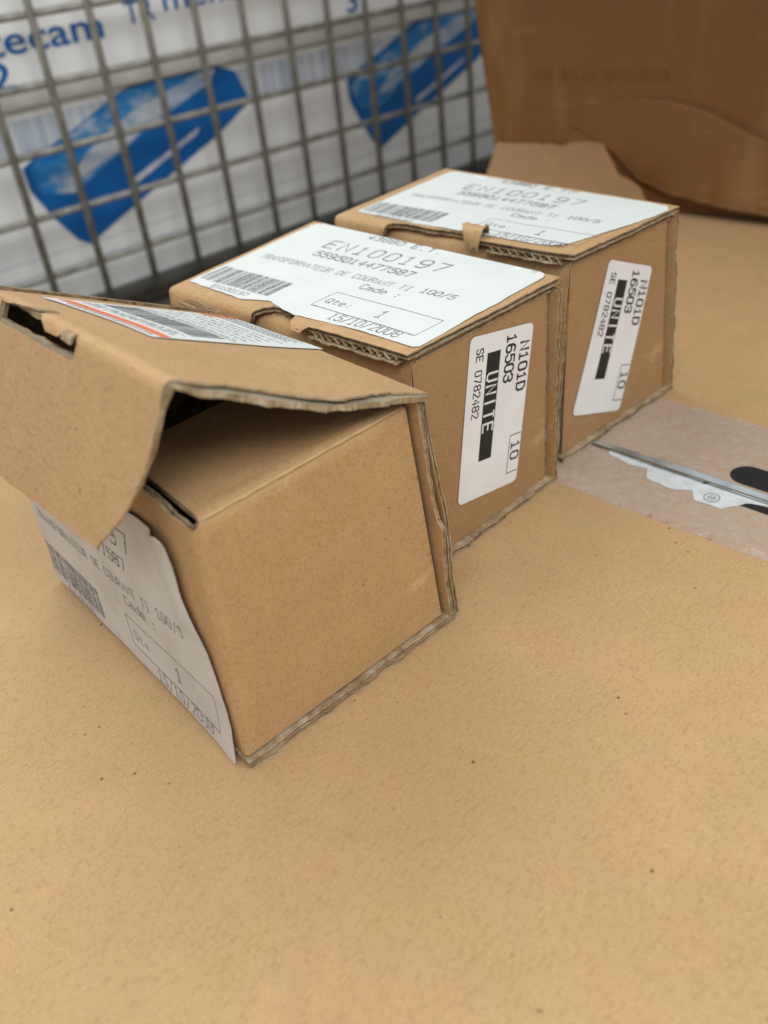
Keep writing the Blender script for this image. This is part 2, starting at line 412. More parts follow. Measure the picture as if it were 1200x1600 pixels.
for p, q in (((X0, Y1), (X0, Y0)), ((X0, Y0), (X1, Y0)), ((X1, Y0), (X1, Y1)), ((X1, Y1), (X0, Y1))):
    wall('side_panel', p, q, -419, -3.8, 4, M_TABLE, big)
inner = grid_plane('inner_flap', X0 * K + .006, Y0 * K + .006, X1 * K - .006, Y1 * K - .006, -0.0045, M_TABLE, big)

def tape_mat(name, col, alpha, rough):
    m, nt, b = new_mat(name, rough, 0.5)
    v = coords(nt)
    nz = noise_n(nt, v, 190, 7, 0.75)
    b.inputs['Base Color'].default_value = (*col, 1)
    r = node(nt, 'ShaderNodeMapRange'); r.inputs['From Min'].default_value = .35; r.inputs['From Max'].default_value = .75
    r.inputs['To Min'].default_value = alpha[0]; r.inputs['To Max'].default_value = alpha[1]
    nt.links.new(nz, r.inputs['Value']); nt.links.new(r.outputs[0], b.inputs['Alpha'])
    bp = node(nt, 'ShaderNodeBump', Strength=0.8, Distance=0.0010)
    nt.links.new(noise_n(nt, v, 160, 4), bp.inputs['Height']); nt.links.new(bp.outputs[0], b.inputs['Normal'])
    return m
M_TAPE = tape_mat('clear_tape', (0.63, 0.51, 0.41), (0.18, 0.66), 0.28)
M_FILM = tape_mat('milky_film', (0.74, 0.76, 0.76), (0.65, 0.95), 0.3)
M_CLEAR = flat('glossy_film', (0.62, 0.67, 0.69), 0.18, 0.9, 0.35, 90, metal=0.75)
M_DARK = flat('dark_gap', (0.03, 0.03, 0.03), 0.8, 0.1)
paper_sheet('packing_tape', [(-296, -38), (240, -36), (240, -1.2, .4), (-296, -1.2)], lambda a, b, n: (lambda p: (p[0], p[1], p[2] + .05))(MT(a, b, n)), M_TAPE, big, t=0.08, grid=14)
paper_sheet('packing_tape', [(-296, 1.2, .4), (240, 1.2), (240, 57), (-296, 55)], lambda a, b, n: (lambda p: (p[0], p[1], p[2] + .05))(MT(a, b, n)), M_TAPE, big, t=0.08, grid=14)

# ------------------------------------------------------------------ the three small boxes
W_, L_, H_ = 85.0, 139.0, 92.9
def warp(c):
    """corner corrections of a tired box: c[(i, j, k)] = (dx, dy, dz) at front/back, left/right, bottom/top"""
    def f(p):
        u, v, w = p[0] / W_, p[1] / L_, p[2] / H_
        dx = dy = dz = 0
        for (i, j, k), d in c.items():
            s = (v if i else 1 - v) * (u if j else 1 - u) * (w if k else 1 - w)
            dx += s * d[0]; dy += s * d[1]; dz += s * d[2]
        return (p[0] + dx, p[1] + dy, max(p[2] + dz, 0.05))
    return f

def thermal_label(box, M, outline, date, mat, ink_mat=None, wob=None, seed=0, mirror=False):
    lab = paper_sheet('label', outline, M, mat, box, grid=4.0, seed=seed)
    p = Print()
    p.strokes('43880 E.T.', 39, 74.5, 43, 4.3, .62, tilt=1.0)
    p.strokes('EN100197', 28, 57, 68, 8.4, .8, tilt=2.2, gw=.6)
    p.strokes('5595014477587', 31, 48, 57, 5.0, .8, tilt=1.5)
    p.strokes('Cmde :', 78, 30.5, 21, 4.2, .5, tilt=0.5)
    p.strokes('100/5', 103, 39.3, 16, 4.2, .55, tilt=1.5)
    p.strokes('Qte:', 76, 13.6, 14, 3.8, .42)
    p.strokes('1', 104.5, 12.4, 3.2, 6.2, .75)
    p.strokes(date, 89, 2.6, 36, 5.0, .5)
    p.line(73, 9.2, 130, 7.4, .5); p.line(73, 23.2, 130, 22.8, .35); p.line(73, 9.2, 73, 23.2, .3); p.line(130, 7.4, 130, 22.8, .25)
    p.build('printed_text', M, 0.22, ink_mat or M_INK, lab)
    q = Print()
    q.strokes('TRANSFORMATEUR DE COURANT TI', 9, 35.6, 89, 4.0, .5, tilt=1.6)
    q.build('faint_printed_text', M, 0.22, M_INKG, lab)
    b = Print(); x = 3.0; r = random.Random(5)
    while x < 49:
        w = r.choice((.5, .5, .9, 1.3)); b.rect(x, 6.3, x + w, 20.8); x += w + r.choice((.45, .45, .8, 1.2))
    b.strokes('EN100197', 16, 1.9, 24, 2.7, .4)
    b.build('barcode', M, 0.22, ink_mat or M_INK, lab)
    return lab

def unit_sticker(box, W, ox, oz, deg):
    """68 x 38.5 mm sticker, its text running downwards; (ox, oz) its top left corner on the front panel"""
    c, s = math.cos(math.radians(deg)), math.sin(math.radians(deg))
    def M(p, q, n): return W((ox + q * c - p * s, -n, oz - q * s - p * c))
    st = paper_sheet('sticker', round_rect(0, 0, 67.5, 38.3, 2.6), M, M_STICK, box, grid=7)
    k = Print()
    k.strokes('SE 0782482', 5.2, 4.2, 27, 3.9, .55)
    k.strokes('16503', 2.8, 22.3, 18.5, 5.4, .95, gw=.72)
    k.strokes('N101D', 7.0, 31.2, 19.5, 5.4, .95, gw=.72)
    k.strokes('10', 48.8, 32.2, 7.6, 5.2, .85)
    k.line(45.5, 30.6, 62.2, 30.6, .4); k.line(45.5, 30.6, 45.5, 37.9, .4); k.line(62.2, 30.6, 62.2, 37.9, .4)
    k.rect(7.5, 10.7, 51.5, 18.7)
    k.build('printed_text', M, 0.20, M_BLACK, st)
    u = Print(); u.strokes('UN|#E', 15.8, 11.7, 23.5, 6.0, .9, gw=.60)
    u.build('reversed_text', M, 0.27, M_WHITEINK, st)
    return st

def lid_map(W, x0, r, top):
    """lid panel: flat for a > x0, then folded round a soft radius and down the left side"""
    def M(a, b, n):
        if a >= x0: p = (a, b, top + n)
        else:
            s = x0 - a; th = min(s / r, math.pi / 2 * .96)
            p0 = (x0 - (r + n) * math.sin(th), b, top - r + (r + n) * math.cos(th))
            e = s - th * r
            p = (p0[0] - e * math.cos(th), b, p0[2] - e * math.sin(th)) if e > 0 else p0
        return W(p)
    return M

def closed_box(label, loc, rz, corners, lid_outline, date, label_outline, lab_ox, sticker, seed, lab_M=None):
    W = warp(corners)
    box = empty('small_carton', loc, rz)
    tag(box, label, 'cardboard box', 'small kraft cartons lined up on the big carton')
    # bottom board, its front edge crushed and standing out below the front panel
    sheet('bottom_panel', [(0, -2.6, .9), (W_ + .5, -2.9), (W_ + .5, L_), (0, L_)], lambda a, b, n: W((a, b, 2.6 + n + (0.8 * noise.noise((a * .05, seed, 0)) if b < 1 else 0))), 2.4, [M_EDGE, M_BOX, M_EDGE, M_FLUTE_SHADE], box, seed=seed, grid=9)
    sheet('side_panel', [(-2.6, 2.5, .7), (-2.9, H_ - 4.5), (L_, H_ - 4.5), (L_, 2.5)], lambda a, b, n: W((W_ + .2 + n + .6 * noise.noise((b * .05, a * .03, seed)), a, b)), 2.2, BOARD_K, box, seed=seed + 1, grid=9)
    sheet('side_panel', [(1.2, 2.8, .5), (1.4, H_ - 6), (L_, H_ - 6), (L_, 2.8)], lambda a, b, n: W((W_ - 3.1 + n, a, b)), 1.9, BOARD_K, box, seed=seed + 2, grid=12)
    sheet('back_panel', [(3, 3), (W_ - 5, 3), (W_ - 5, H_ - 5), (3, H_ - 5)], lambda a, b, n: W((a, L_ - 1 + n, b)), 2.2, BOARD, box, seed=seed + 3, grid=12)
    # left wall whose upper edge folds over below the lid
    Mi = lid_map(W, 5.0, 3.0, H_ - 3.0)
    sheet('inner_panel', [(W_ - 3.5, -.4, .5), (W_ - 3.5, L_ - 1.5), (-86, L_ - 1.5), (-86, .5), (-2, .5), (3, -.2)], Mi, 2.0, BOARD_K, box, seed=seed + 4, grid=7, wob=.3)
    # recessed front panel
    sheet('front_panel', [(2.4, 2.9), (W_ - 5.6, 2.9), (W_ - 5.6, H_ - 5.3), (2.4, H_ - 5.3)], lambda a, b, n: W((a, -n, b)), 2.0, [M_FRONT, M_GREY, M_EDGE, M_FLUTE_SHADE], box, seed=seed + 5, grid=8, wob=.25)
    Ml = lid_map(W, -.5, 2.5, H_)
    lid = sheet('lid', lid_outline, Ml, 2.3, BOARD, box, seed=seed + 6, grid=4, step=1.2, wob=.35, sink=1.0)
    thermal_label(box, lab_M(W) if lab_M else (lambda a, b, n: W((lab_ox[0] + b, lab_ox[1] - a, H_ + n + .3 + .25 * noise.noise((a * .05, b * .05, seed))))), label_outline, date, M_LABEL, seed=seed)
    unit_sticker(box, lambda p: W((p[0], p[1] - .35, p[2])), *sticker)
    return box, W, Ml

def flute_ribbon(name, parent, W, y0, y1, z, amp, pitch, x0, x1, seed):
    """the wavy middle ply where the lid's edge is torn open"""
    vs = []; fs = []; n = int((y1 - y0) / pitch * 12)
    for i in range(n + 1):
        y = y0 + (y1 - y0) * i / n
        a = amp * (1 + .25 * noise.noise((y * .3, seed, 0)))
        zz = z + a * math.sin(2 * math.pi * (y / pitch + .35 * noise.noise((y * .12, seed, 4))))
        xx = x0 + .5 * noise.noise((y * .5, seed, 1))
        for x, dz in ((xx, .13), (x1, .13), (x1, -.13), (xx, -.13)):
            p = W((x, y, zz + dz)); vs.append((p[0] * K, p[1] * K, p[2] * K))
    for i in range(n):
        for j in range(4):
            a0 = i * 4 + j; a1 = i * 4 + (j + 1) % 4; fs.append((a0, a1, a1 + 4, a0 + 4))
    return mesh_obj(name, vs, fs, M_EDGE, parent)

# --- box in the middle
c2 = {(0, 0, 1): (.29, .24, .8), (0, 1, 1): (0, -.24, -.4), (1, 1, 1): (0, .57, 1.5), (1, 0, 1): (.3, -.9, -2.0), (0, 1, 0): (-1.8, -.25, 0)}
lid2 = [(85, -2.2, .3), (85, 140), (-9.2, 140, .8), (-10.5, 118, .8), (-9.1, 100, .8), (-10, 86, .4), (-5, 82.5, .4), (3, 81, .5), (6.0, 78, .4), (6.4, 74, .6), (5.2, 71, .5), (6.6, 66, .5),
        (4.5, 63, .4), (1.5, 61, .4), (-3.8, 58, .4), (-4.8, 53, .5), (-1.2, 49, .3), (-.9, 36, .3), (-.8, 22, .3), (-.9, 6, .2), (-1.2, -1.6, .3)]
lo2 = [(.5, 2, .5), (40, -.6, .4), (54, 3.6, .5), (60, 2.0, .3), (75, -1.2, .5), (100, .6, .4), (127, .3), (136, -.2, .3), (138, 1.5, .4), (136.4, 30, .4), (135.2, 60, .2), (134.6, 76), (133, 79), (130, 80.3), (5, 79.5), (2, 78), (.8, 75)]
MID = (0.0138, 0.2785, 0.0)
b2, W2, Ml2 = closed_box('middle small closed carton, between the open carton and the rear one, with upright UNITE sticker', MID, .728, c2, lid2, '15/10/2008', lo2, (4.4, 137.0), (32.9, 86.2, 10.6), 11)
flute_ribbon('torn_flute', b2, W2, 4, 49, H_ - 3.0, .95, 4.3, -1.1, 3.0, 3)
sheet('torn_liner', [(-1.9, 3, .9), (2.4, 3), (2.4, 50), (-1.7, 50, 1.1)], lambda a, b, n: W2((a, b, H_ - 4.0 + n - .12 * max(0, -a))), .45, [M_EDGE, M_EDGE, M_EDGE, M_EDGE], b2, grid=2, step=.9, seed=21, core=False)
# --- box at the back
c3 = {(0, 0, 1): (1.3, -.4, 2.4), (0, 1, 1): (-1.0, 1.1, -1.3), (1, 1, 1): (-1.3, 1.8, 1.0), (1, 0, 1): (1.3, -1.3, -.4), (0, 0, 0): (-3.9, -.1, 0), (0, 1, 0): (.9, -2.7, 0)}
lid3 = [(86, -2.6, .3), (86, 138), (-8, 138, 1.0), (-9.0, 118, 1.2), (-7, 104, 1.0), (1, 101, .8), (3.2, 92, 1.2), (2, 80, 1.2), (4.5, 66, .6), (4.5, 58, .3), (-1.4, 45, .4), (-1, 40, .3), (-1.2, 22, .3), (-.9, 4, .3), (0.5, -2.6, .6)]
lo3 = [(1, 4.5, .5), (40, 2, .6), (70, 1.8, .4), (84, 1.9, .3), (112, 1.8, .3), (121, 3, .3), (125, 8, .2), (128, 22, .3), (134.5, 62, .2), (134.8, 74), (131, 79.5), (122, 80.5), (5, 80), (2, 78), (1.4, 74)]
BACK = (0.0846, 0.3487, 0.0)
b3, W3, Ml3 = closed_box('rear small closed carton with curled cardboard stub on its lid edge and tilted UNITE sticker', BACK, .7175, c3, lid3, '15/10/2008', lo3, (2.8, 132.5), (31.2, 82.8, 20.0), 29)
flute_ribbon('torn_flute', b3, W3, 3, 40, H_ - 3.0, .85, 4.3, -1.1, 2.0, 8)
sheet('torn_liner', [(-1.8, 2, .9), (2.4, 2), (2.4, 42), (-1.6, 42, 1.1)], lambda a, b, n: W3((a, b, H_ - 3.9 + n - .12 * max(0, -a))), .45, [M_EDGE, M_EDGE, M_EDGE, M_EDGE], b3, grid=2, step=.9, seed=23, core=False)
def Mstub(a, b, n):
    # a runs from the lid up, over and down outside the torn edge
    s = a / 16.0
    path = [(9, H_ - .5), (6, H_ + 3.6), (2.5, H_ + 4.6), (-.8, H_ + 2.5), (-2.2, H_ - 2), (-2.6, H_ - 6.5)]
    t = max(0, min(.9999, s)) * (len(path) - 1); i = int(t); f = t - i
    x = path[i][0] * (1 - f) + path[i + 1][0] * f; z = path[i][1] * (1 - f) + path[i + 1][1] * f
    cr = 1.5 * noise.noise((a * .25, b * .3, 5)) + .6 * abs(((b - 52) % 5) - 2.5) * s
    return W3((x - n * .3 + cr * .6 * s, b - 5 * s, z + n * .7 + cr * .8))
sheet('curled_stub', [(0, 61, .4), (4, 61.5, .6), (9, 59, .8), (14.5, 58, .8), (16, 55.5, .5), (14, 53, .6), (15.5, 51, .4), (10, 48, .7), (4, 46.5, .5), (0, 48)], Mstub, .9, [M_BOX, M_EDGE, M_EDGE, M_EDGE], b3, grid=2.2, step=1.0, seed=3, sink=.15)

# --- open box in front
c1 = {(0, 0, 0): (-2.9, 0, 0), (0, 1, 0): (4.8, .7, 0), (0, 0, 1): (0, -.1, -.2), (0, 1, 1): (-2.4, 2.0, -.2), (1, 0, 0): (.9, 1.6, 0)}
W1 = warp(c1)
FRONT = (-0.0496, 0.1928, 0.0)
b1 = empty('small_carton', FRONT, .6757)
tag(b1, 'open front small carton with pushed-up lid carrying an orange striped shipping label', 'cardboard box', 'small kraft cartons lined up on the big carton')
sheet('bottom_panel', [(-.5, -1.8, .5), (W_ + .6, -2.0), (W_ + .6, L_), (0, L_)], lambda a, b, n: W1((a, b, 3.6 + n + .5 * noise.noise((a * .09, 3, 3)))), 1.5, [M_EDGE, M_BOX, M_EDGE, M_FLUTE_SHADE], b1, seed=41, grid=9)
sheet('bottom_panel', [(.4, -1.3, 1.0), (W_ + .2, -1.5), (W_ + .2, L_), (0, L_)], lambda a, b, n: W1((a, b, 1.6 + n + .4 * noise.noise((a * .07, 9, 3)))), 1.3, BOARD_K, b1, seed=47, grid=9)
sheet('side_panel', [(-2.8, 4, 0), (-2.6, 16, .5), (-3.6, 30, .4), (-4.4, 44, .2), (-2.6, 47, .3), (-3.0, 60, .5), (-3.4, 78, .3), (-3.4, H_ + 1.5), (L_, H_ + 1.5), (L_, 4)], lambda a, b, n: W1((W_ - .9 + n + (1.1 * math.exp(-((b - 45) / 6) ** 2) if a < 4 else 0), a, b)), 1.6, [M_BOX, M_BOX, M_EDGE, M_EDGE], b1, seed=42, grid=8, step=1.2)
sheet('side_panel', [(-2.2, 3, .2), (-2.4, 20, .5), (-3.4, 48, .5), (-3.2, 70, .3), (-2.6, H_ + 1.5), (L_, H_ + 1.5), (L_, 3)], lambda a, b, n: W1((W_ + 1.8 + n + 1.3 * math.exp(-((b - 45) / 16) ** 2), a, b)), 1.6, BOARD_K, b1, seed=43, grid=8)
sheet('back_panel', [(2, 5), (W_ - 4, 5), (W_ - 4, H_), (2, H_)], lambda a, b, n: W1((a, L_ - 1 + n, b)), 2.2, [M_BOX, M_FLUTE_SHADE, M_EDGE, M_FLUTE_SHADE], b1, seed=44, grid=12)  # inner face coloured dark, shade painted into the box
# left wall, torn top edge in front; raised behind to keep light out
sheet('side_panel', [(12.3, 4.7, 0), (12.3, H_ - 2.2, .3), (14, H_ - 2.4, .7), (22, H_ - .6, .8), (34, H_ - .2, .6), (44, H_ + 2), (54, 117, .8), (80, 121, .8), (100, 119, .8), (126, 112), (L_, H_ - 1), (L_, 4.7)], lambda a, b, n: W1((.2 - n, a, b)), 2.2, [M_BOX, M_FLUTE_SHADE, M_EDGE, M_FLUTE_SHADE], b1, seed=45, grid=7, step=1.2, wob=.3)  # dark tone on the inner face stands in for interior shade
# front panel runs over a crease into a tongue that tucks into the box
def Mf(a, b, n):
    r = .8; z0 = H_ - .1; rc = 1.3
    if a < rc:                                    # round the front left corner on to the left wall
        s = rc - a; th = min(s / rc, math.pi / 2); e = s - th * rc
        return W1((rc - (rc + n) * math.sin(th) + .1, rc - (rc + n) * math.cos(th) + e, b))
    if b <= z0 - r: p = (a, -n, b)
    else:
        s = b - (z0 - r); th = min(s / r, math.pi / 2 * 1.02); e = s - th * r
        p = (a, r - (r + n) * math.cos(th) + (e * math.sin(th)), z0 - r + (r + n) * math.sin(th) - .02 * e)
    return W1(p)
sheet('front_panel', [(-11.6, 4.8), (W_ - 4.2, 4.8), (W_ - 4.4, H_ - .8, .2), (W_ - 5.5, H_ + 4), (W_ - 8, H_ + 40), (W_ - 18, H_ + 52), (20, H_ + 52), (6, H_ + 40), (3.4, H_ + 4), (2.2, H_ - .5), (1.2, H_ - 1.8, .2), (-.5, H_ - 3.0, .5), (-6, H_ - 2.2, .5), (-11.6, H_ - 2.4)], Mf, 1.9, BOARD_K, b1, seed=46, grid=3.5, wob=.35)
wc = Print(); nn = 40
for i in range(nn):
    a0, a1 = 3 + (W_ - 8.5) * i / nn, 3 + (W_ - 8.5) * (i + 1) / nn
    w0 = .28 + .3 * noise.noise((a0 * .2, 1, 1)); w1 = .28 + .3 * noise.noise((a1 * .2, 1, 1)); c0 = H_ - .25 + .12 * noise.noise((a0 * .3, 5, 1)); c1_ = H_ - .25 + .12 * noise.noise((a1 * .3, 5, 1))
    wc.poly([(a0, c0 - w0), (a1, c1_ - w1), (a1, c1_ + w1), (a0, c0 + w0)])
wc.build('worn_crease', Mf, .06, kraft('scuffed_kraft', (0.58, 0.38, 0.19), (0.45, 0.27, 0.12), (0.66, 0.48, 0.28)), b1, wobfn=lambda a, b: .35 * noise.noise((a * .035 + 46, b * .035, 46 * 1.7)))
# flap added to stop light behind the tilted lid, inside coloured dark
sheet('added_back_flap', [(4, 6), (80, 6), (86, 60), (88, 93), (6, 131), (-4, 129), (-7, 100), (4, 90)], lambda a, b, n: (a, 119 + n, b), 1.6, [M_BOX, M_FLUTE_SHADE, M_EDGE, M_EDGE], b1, seed=49, grid=9)
# lid: hinged on the right wall, tilted up to the left and folded down again into a side flap
ph = math.radians(-25.05)
F0 = (3.3, 133.3)
dl = (math.cos(ph), math.sin(ph)); nl = (-math.sin(ph), math.cos(ph))
def Mlid(a, b, n):
    """a: along the lid from the fold (negative: down the side flap), b: into the box, n: outwards"""
    R = 2.6; sag = -2.6 * math.sin(math.pi * max(0, min(1, a / 89))) * max(0, 1 - b / 60) if a > 0 else 0
    droop = -.012 * max(0, b - 88) ** 1.7 * .6
    if a >= R * .78: u, w = a, n
    elif a > -R * .78:
        th = (R * .78 - a) / (2 * R * .78) * math.pi / 2
        u = R - (R + n) * math.sin(th) - .0; w = -R + (R + n) * math.cos(th)
        u -= R * 0.0
    else: u, w = -n, a
    # fold corner sits at (0,0) of the (u along lid, w along normal) frame
    x = F0[0] + dl[0] * u + nl[0] * w
    z = F0[1] + dl[1] * u + nl[1] * w + sag + droop
    x += .0009 * b * b * .15 if a < 0 else 0
    return (x, b, z)
# the torn slot sits right on the fold
slot = [(-9.0, 101, .3), (-9.0, 86, .5), (-8.4, 60, .5), (-8.0, 46.5), (-3.2, 45.5, .3), (.2, 46.2, .2), (-1.0, 52.5, .3), (-4.0, 57, .2), (-4.4, 65, .4), (.5, 70, .4), (7, 69.5, .3), (8, 74, .8), (2.5, 76, .8), (-.5, 84, .8), (-1.5, 92, .8), (-2.5, 99, .5)]
lid_out = [(90, -1.5, .3), (91.5, 30, .6), (90, 70, .6), (91, 122), (-57, 126, .6), (-55.6, 84, .5), (-53.4, 48, .4), (-52.2, 20.6), (-41, 11.4, .2), (-33, 6.8), (-25, 3.4), (-17, 1.6), (-9, .8), (-2, .2, .2), (2, -.8, .5), (8, -1.6, .6), (18, 1.9, 1.0), (30, .6, .9), (44, -2.2, .8), (51, -3.4, .8), (62, -.8, 1.2), (76, 2.3, .9), (84, -.4, .4)]
lid1 = sheet('lid', lid_out, Mlid, .7, [M_BOX, M_GREY, M_EDGE, M_EDGE], b1, holes=[slot], seed=61, grid=3.4, step=1.1, wob=.45, core=False)
in_out = [(90, -2.4, .2), (91, 60), (90, 120), (-48, 124), (-50, 60), (-48.5, 24.5), (-45, 18.2, .4), (-39, 12.6, .4), (-32, 8.6), (-25, 4.9), (-17, 2.8), (-9, 1.6), (-2, -.6, .2), (3, -1.8, .6), (22, -1.2, 1.3), (48, -3.6, 1.2), (60, -2.6, 1.3), (75, -1.4, .9), (84, -2.4, .4)]
sheet('lid_liner', in_out, lambda a, b, n: Mlid(a, b, n * (1 + .35 * noise.noise((a * .15, b * .15, 9))) - .8 - (.9 * math.sin(math.pi * a / 89) * max(0, 1 - b / 12) if 0 < a < 89 else 0)), 1.8, [M_GREY, M_FLUTE_SHADE, M_EDGE, M_EDGE], b1, holes=[[(x * .86 - .3, 73 + (y - 73) * .95, .4) for x, y, *_ in slot]], seed=62, grid=4, step=1.0, wob=.45, core=False)  # underside darkened so the inside of the box reads as shadow
# a torn tab with a curl of board on the right end of the slot
def Mtab(a, b, n):
    th = (a / 7.0) * 4.6; r = 2.6 - .22 * a
    c = Mlid(-3.8, b, 0)
    return (c[0] + 1.2 - (r + n) * math.cos(th) * .9, b, c[2] + .6 + (r + n) * math.sin(th))
sheet('slot_curl', [(0, 46.2, .2), (7, 47, .3), (7, 53, .4), (0, 52.5, .3)], Mtab, .7, [M_EDGE, M_EDGE, M_EDGE, M_FLUTE_SHADE], b1, grid=1.2, step=.8, seed=9, sink=.1)

# shipping label on the lid: white with orange bands
SL = ((24.5, 49.3), (92.5, 51.8), (87.5, 103.0), (13.3, 98.0))
def Msl(p, q, n):
    u, w = p / 70.0, q / 50.0
    a = (SL[0][0] * (1 - u) + SL[1][0] * u) * (1 - w) + (SL[3][0] * (1 - u) + SL[2][0] * u) * w
    b = (SL[0][1] * (1 - u) + SL[1][1] * u) * (1 - w) + (SL[3][1] * (1 - u) + SL[2][1] * u) * w
    return Mlid(a, b, n + .35 + .45 * noise.noise((a * .035 + 61, b * .035, 61 * 1.7)))
ship = paper_sheet('label', round_rect(0, 0, 70, 50, .6), Msl, [M_LABEL] * 3, b1, grid=4)
tag(ship, label='white shipping label with orange bands')
for q in ((3.4, .2, 7.2, 47.5), (57, 44.6, 69.8, 49.9)):
    o = Print(); o.rect(*q); o.build('orange_band', Msl, .22, M_ORANGE, ship)
o = Print(); r = random.Random(3)
for k in range(9):          # closely printed lines too fine to read: broken dashes
    x = 10.5 + k * 1.9 if k < 3 else 34 + (k - 3) * 4.2
    y = 3 + r.random() * 3
    while y < 45:
        l = r.uniform(.8, 3.2); o.rect(x + r.uniform(-.1, .1), y, x + r.uniform(.35, .8), min(y + l, 47)); y += l + r.choice((.5, .6, 1.4))
for k in range(5):
    y = 6 + r.random() * 4
    while y < 44: 
        l = r.uniform(.6, 2.); o.rect(60.5 + k * 1.8, y, 61.1 + k * 1.8, y + l); y += l + .6
y = 4.0
while y < 46:
    w = r.choice((.5, .8, 1.2)); o.rect(17.5, y, 30.5, y + w); y += w + r.choice((.5, .8, 1.1))
y = 2.0
while y < 40:
    l = r.uniform(.8, 2.2); o.rect(1.4, y, 2.2, y + l); y += l + .6
o.line(32.2, 1, 32.2, 49, .35)
o.build('printed_text', Msl, .24, M_GINK, ship)

# thermal label on the left wall of the open box, its front corner peeling away
def Mside(a, b, n):
    y = 141.5 - a; z = b + .8
    lift = 0.0
    if a > 108:                                   # loose front strip
        f = (a - 108) / 24.0
        lift = f * f * (.35 + 2.4 * max(0, (b - 40) / 40) + .5 * max(0, (14 - b) / 14))
        if b > 48: lift += 1.8 * math.exp(-((a - 123 + .1 * (b - 48)) / 2.2) ** 2)
    belly = 1.6 * math.sin(math.pi * max(0, min(1, (140 - y) / 140))) * math.sin(math.pi * max(0, min(1, b / 90)))
    p = W1((0.0, y, z)); k = max(0, 1 - b / 16)
    return (p[0] - n - lift - belly * .4 - .5 - 1.0 * k, p[1], p[2])
so = [(2.0, 1.8, .3), (60, 2.2, .3), (100, 1.4, .3), (126, .6, .2), (137.4, -.2), (138.4, 1.2, .2), (137.0, 23, .3), (133.4, 45, .3), (128.4, 55, .3), (126.6, 62, .4), (127.2, 72, .3), (125, 77.5), (121.5, 80, .4), (100, 79.5, .4), (2, 79)]
thermal_label(b1, Mside, so, '15/10/2008', M_LABEL_OLD, ink('worn_thermal_ink', (0.13, 0.125, 0.12), 0.8, 700), seed=77)

# ------------------------------------------------------------------ torn tape along the seam
def Mseam(a, b, n): return (a, b, n + .25)
film = paper_sheet('tape_scrap', [(8, -1.0, .2), (10, -4.0, 1.0), (22, -6.5, 1.2), (30, -5, .8), (34, -12, .9), (46, -13.5, 1.0), (54, -9.5, .8), (58, -15.5, .8), (70, -15, .9), (76, -6, .5), (84, -3, .4), (120, -1.4, .3), (120, -.6), (60, -.5)], Mseam, M_FILM, big, t=.15, grid=4, seed=4)
def Mlip(side):
    def M(a, b, n):
        h = .7 * b * (1 + .3 * noise.noise((a * .06, side, 0)))
        return (a, side * (1.0 + .55 * b) + n, .2 + h * .75)
    return M
sheet('tape_edge', [(-8, 0), (150, 0), (150, 2.6, .2), (40, 3.4, .4), (10, 2.6, .3), (-8, .6)], Mlip(1), .2, [M_CLEAR, M_CLEAR, M_CLEAR], big, grid=4, core=False, seed=3)
sheet('tape_edge', [(-6, 0), (150, 0), (150, 1.5, .3), (60, 2.2, .6), (34, 2.6, .4), (18, 1.2, .3), (-6, .4)], Mlip(-1), .2, [M_CLEAR, M_CLEAR, M_CLEAR], big, grid=4, core=False, seed=8)
for q in ([(p[0], p[1]) for p in round_rect(60, 6.5, 150, 21.5, 7.4, 8)], [(73, -8.5), (150, -8.2), (150, -3.6), (71, -4.0)]):
    mk = Print(); mk.poly(q); mk.build('printed_mark', Mseam, .12, M_BLACK, big)
ring = Print(); cx, cy = 63.0, -10.0
for rr, w in ((3.4, .5), (1.7, .4)):
    for i in range(20):
        a0, a1 = 2 * math.pi * i / 20, 2 * math.pi * (i + 1) / 20
        ring.quad(((cx + rr * math.cos(a0), cy + rr * math.sin(a0)), (cx + rr * math.cos(a1), cy + rr * math.sin(a1)), (cx + (rr - w) * math.cos(a1), cy + (rr - w) * math.sin(a1)), (cx + (rr - w) * math.cos(a0), cy + (rr - w) * math.sin(a0))))
ring.rect(cx - 1.3, cy - .3, cx + 1.3, cy + .3)
ring.build('printed_ring', Mseam, .25, M_GINK, big)

# ------------------------------------------------------------------ wire cage wall and the white cartons behind it
MA = .661; MP = Vector((-.272, .8073, .1189))
cage = empty('wire_mesh_panel', (MP.x, MP.y, 0), MA)
tag(cage, 'galvanised wire mesh cage wall standing in front of white cartons', 'wire mesh')
M_WIRE = flat('galvanised_wire', (0.36, 0.35, 0.30), 0.5, 0.4, 0.5, 70, metal=0.25)
def rod(p, q, r, seg=10):
    p, q = Vector(p), Vector(q); d = (q - p).normalized(); u = d.orthogonal().normalized(); v = d.cross(u)
    ring = [u * math.cos(2 * math.pi * i / seg) * r + v * math.sin(2 * math.pi * i / seg) * r for i in range(seg)]
    vs = [p + x for x in ring] + [q + x for x in ring]
    return [tuple(x) for x in vs], [(i, (i + 1) % seg, (i + 1) % seg + seg, i + seg) for i in range(seg)] + [tuple(range(seg - 1, -1, -1)), tuple(range(seg, 2 * seg))]
PZ = MP.z; ZB = -.068; ZT = PZ + .0511 * 6.5
vsm, fsm = rod((0, 0, ZB), (0, 0, ZT), .0034)
vm = None
for i in range(-5, 21):
    if vm is None:
        w = mesh_obj('vertical_wire', vsm, fsm, M_WIRE, cage); vm = w.data
        vm.polygons.foreach_set('use_smooth', [True] * len(vm.polygons))
    else:
        w = bpy.data.objects.new('vertical_wire', vm); COL.objects.link(w); w.parent = cage
    w.location = (.05 * i, 0, 0)
hv, hf = rod((-.28, 0, 0), (1.03, 0, 0), .0031)
hm = None
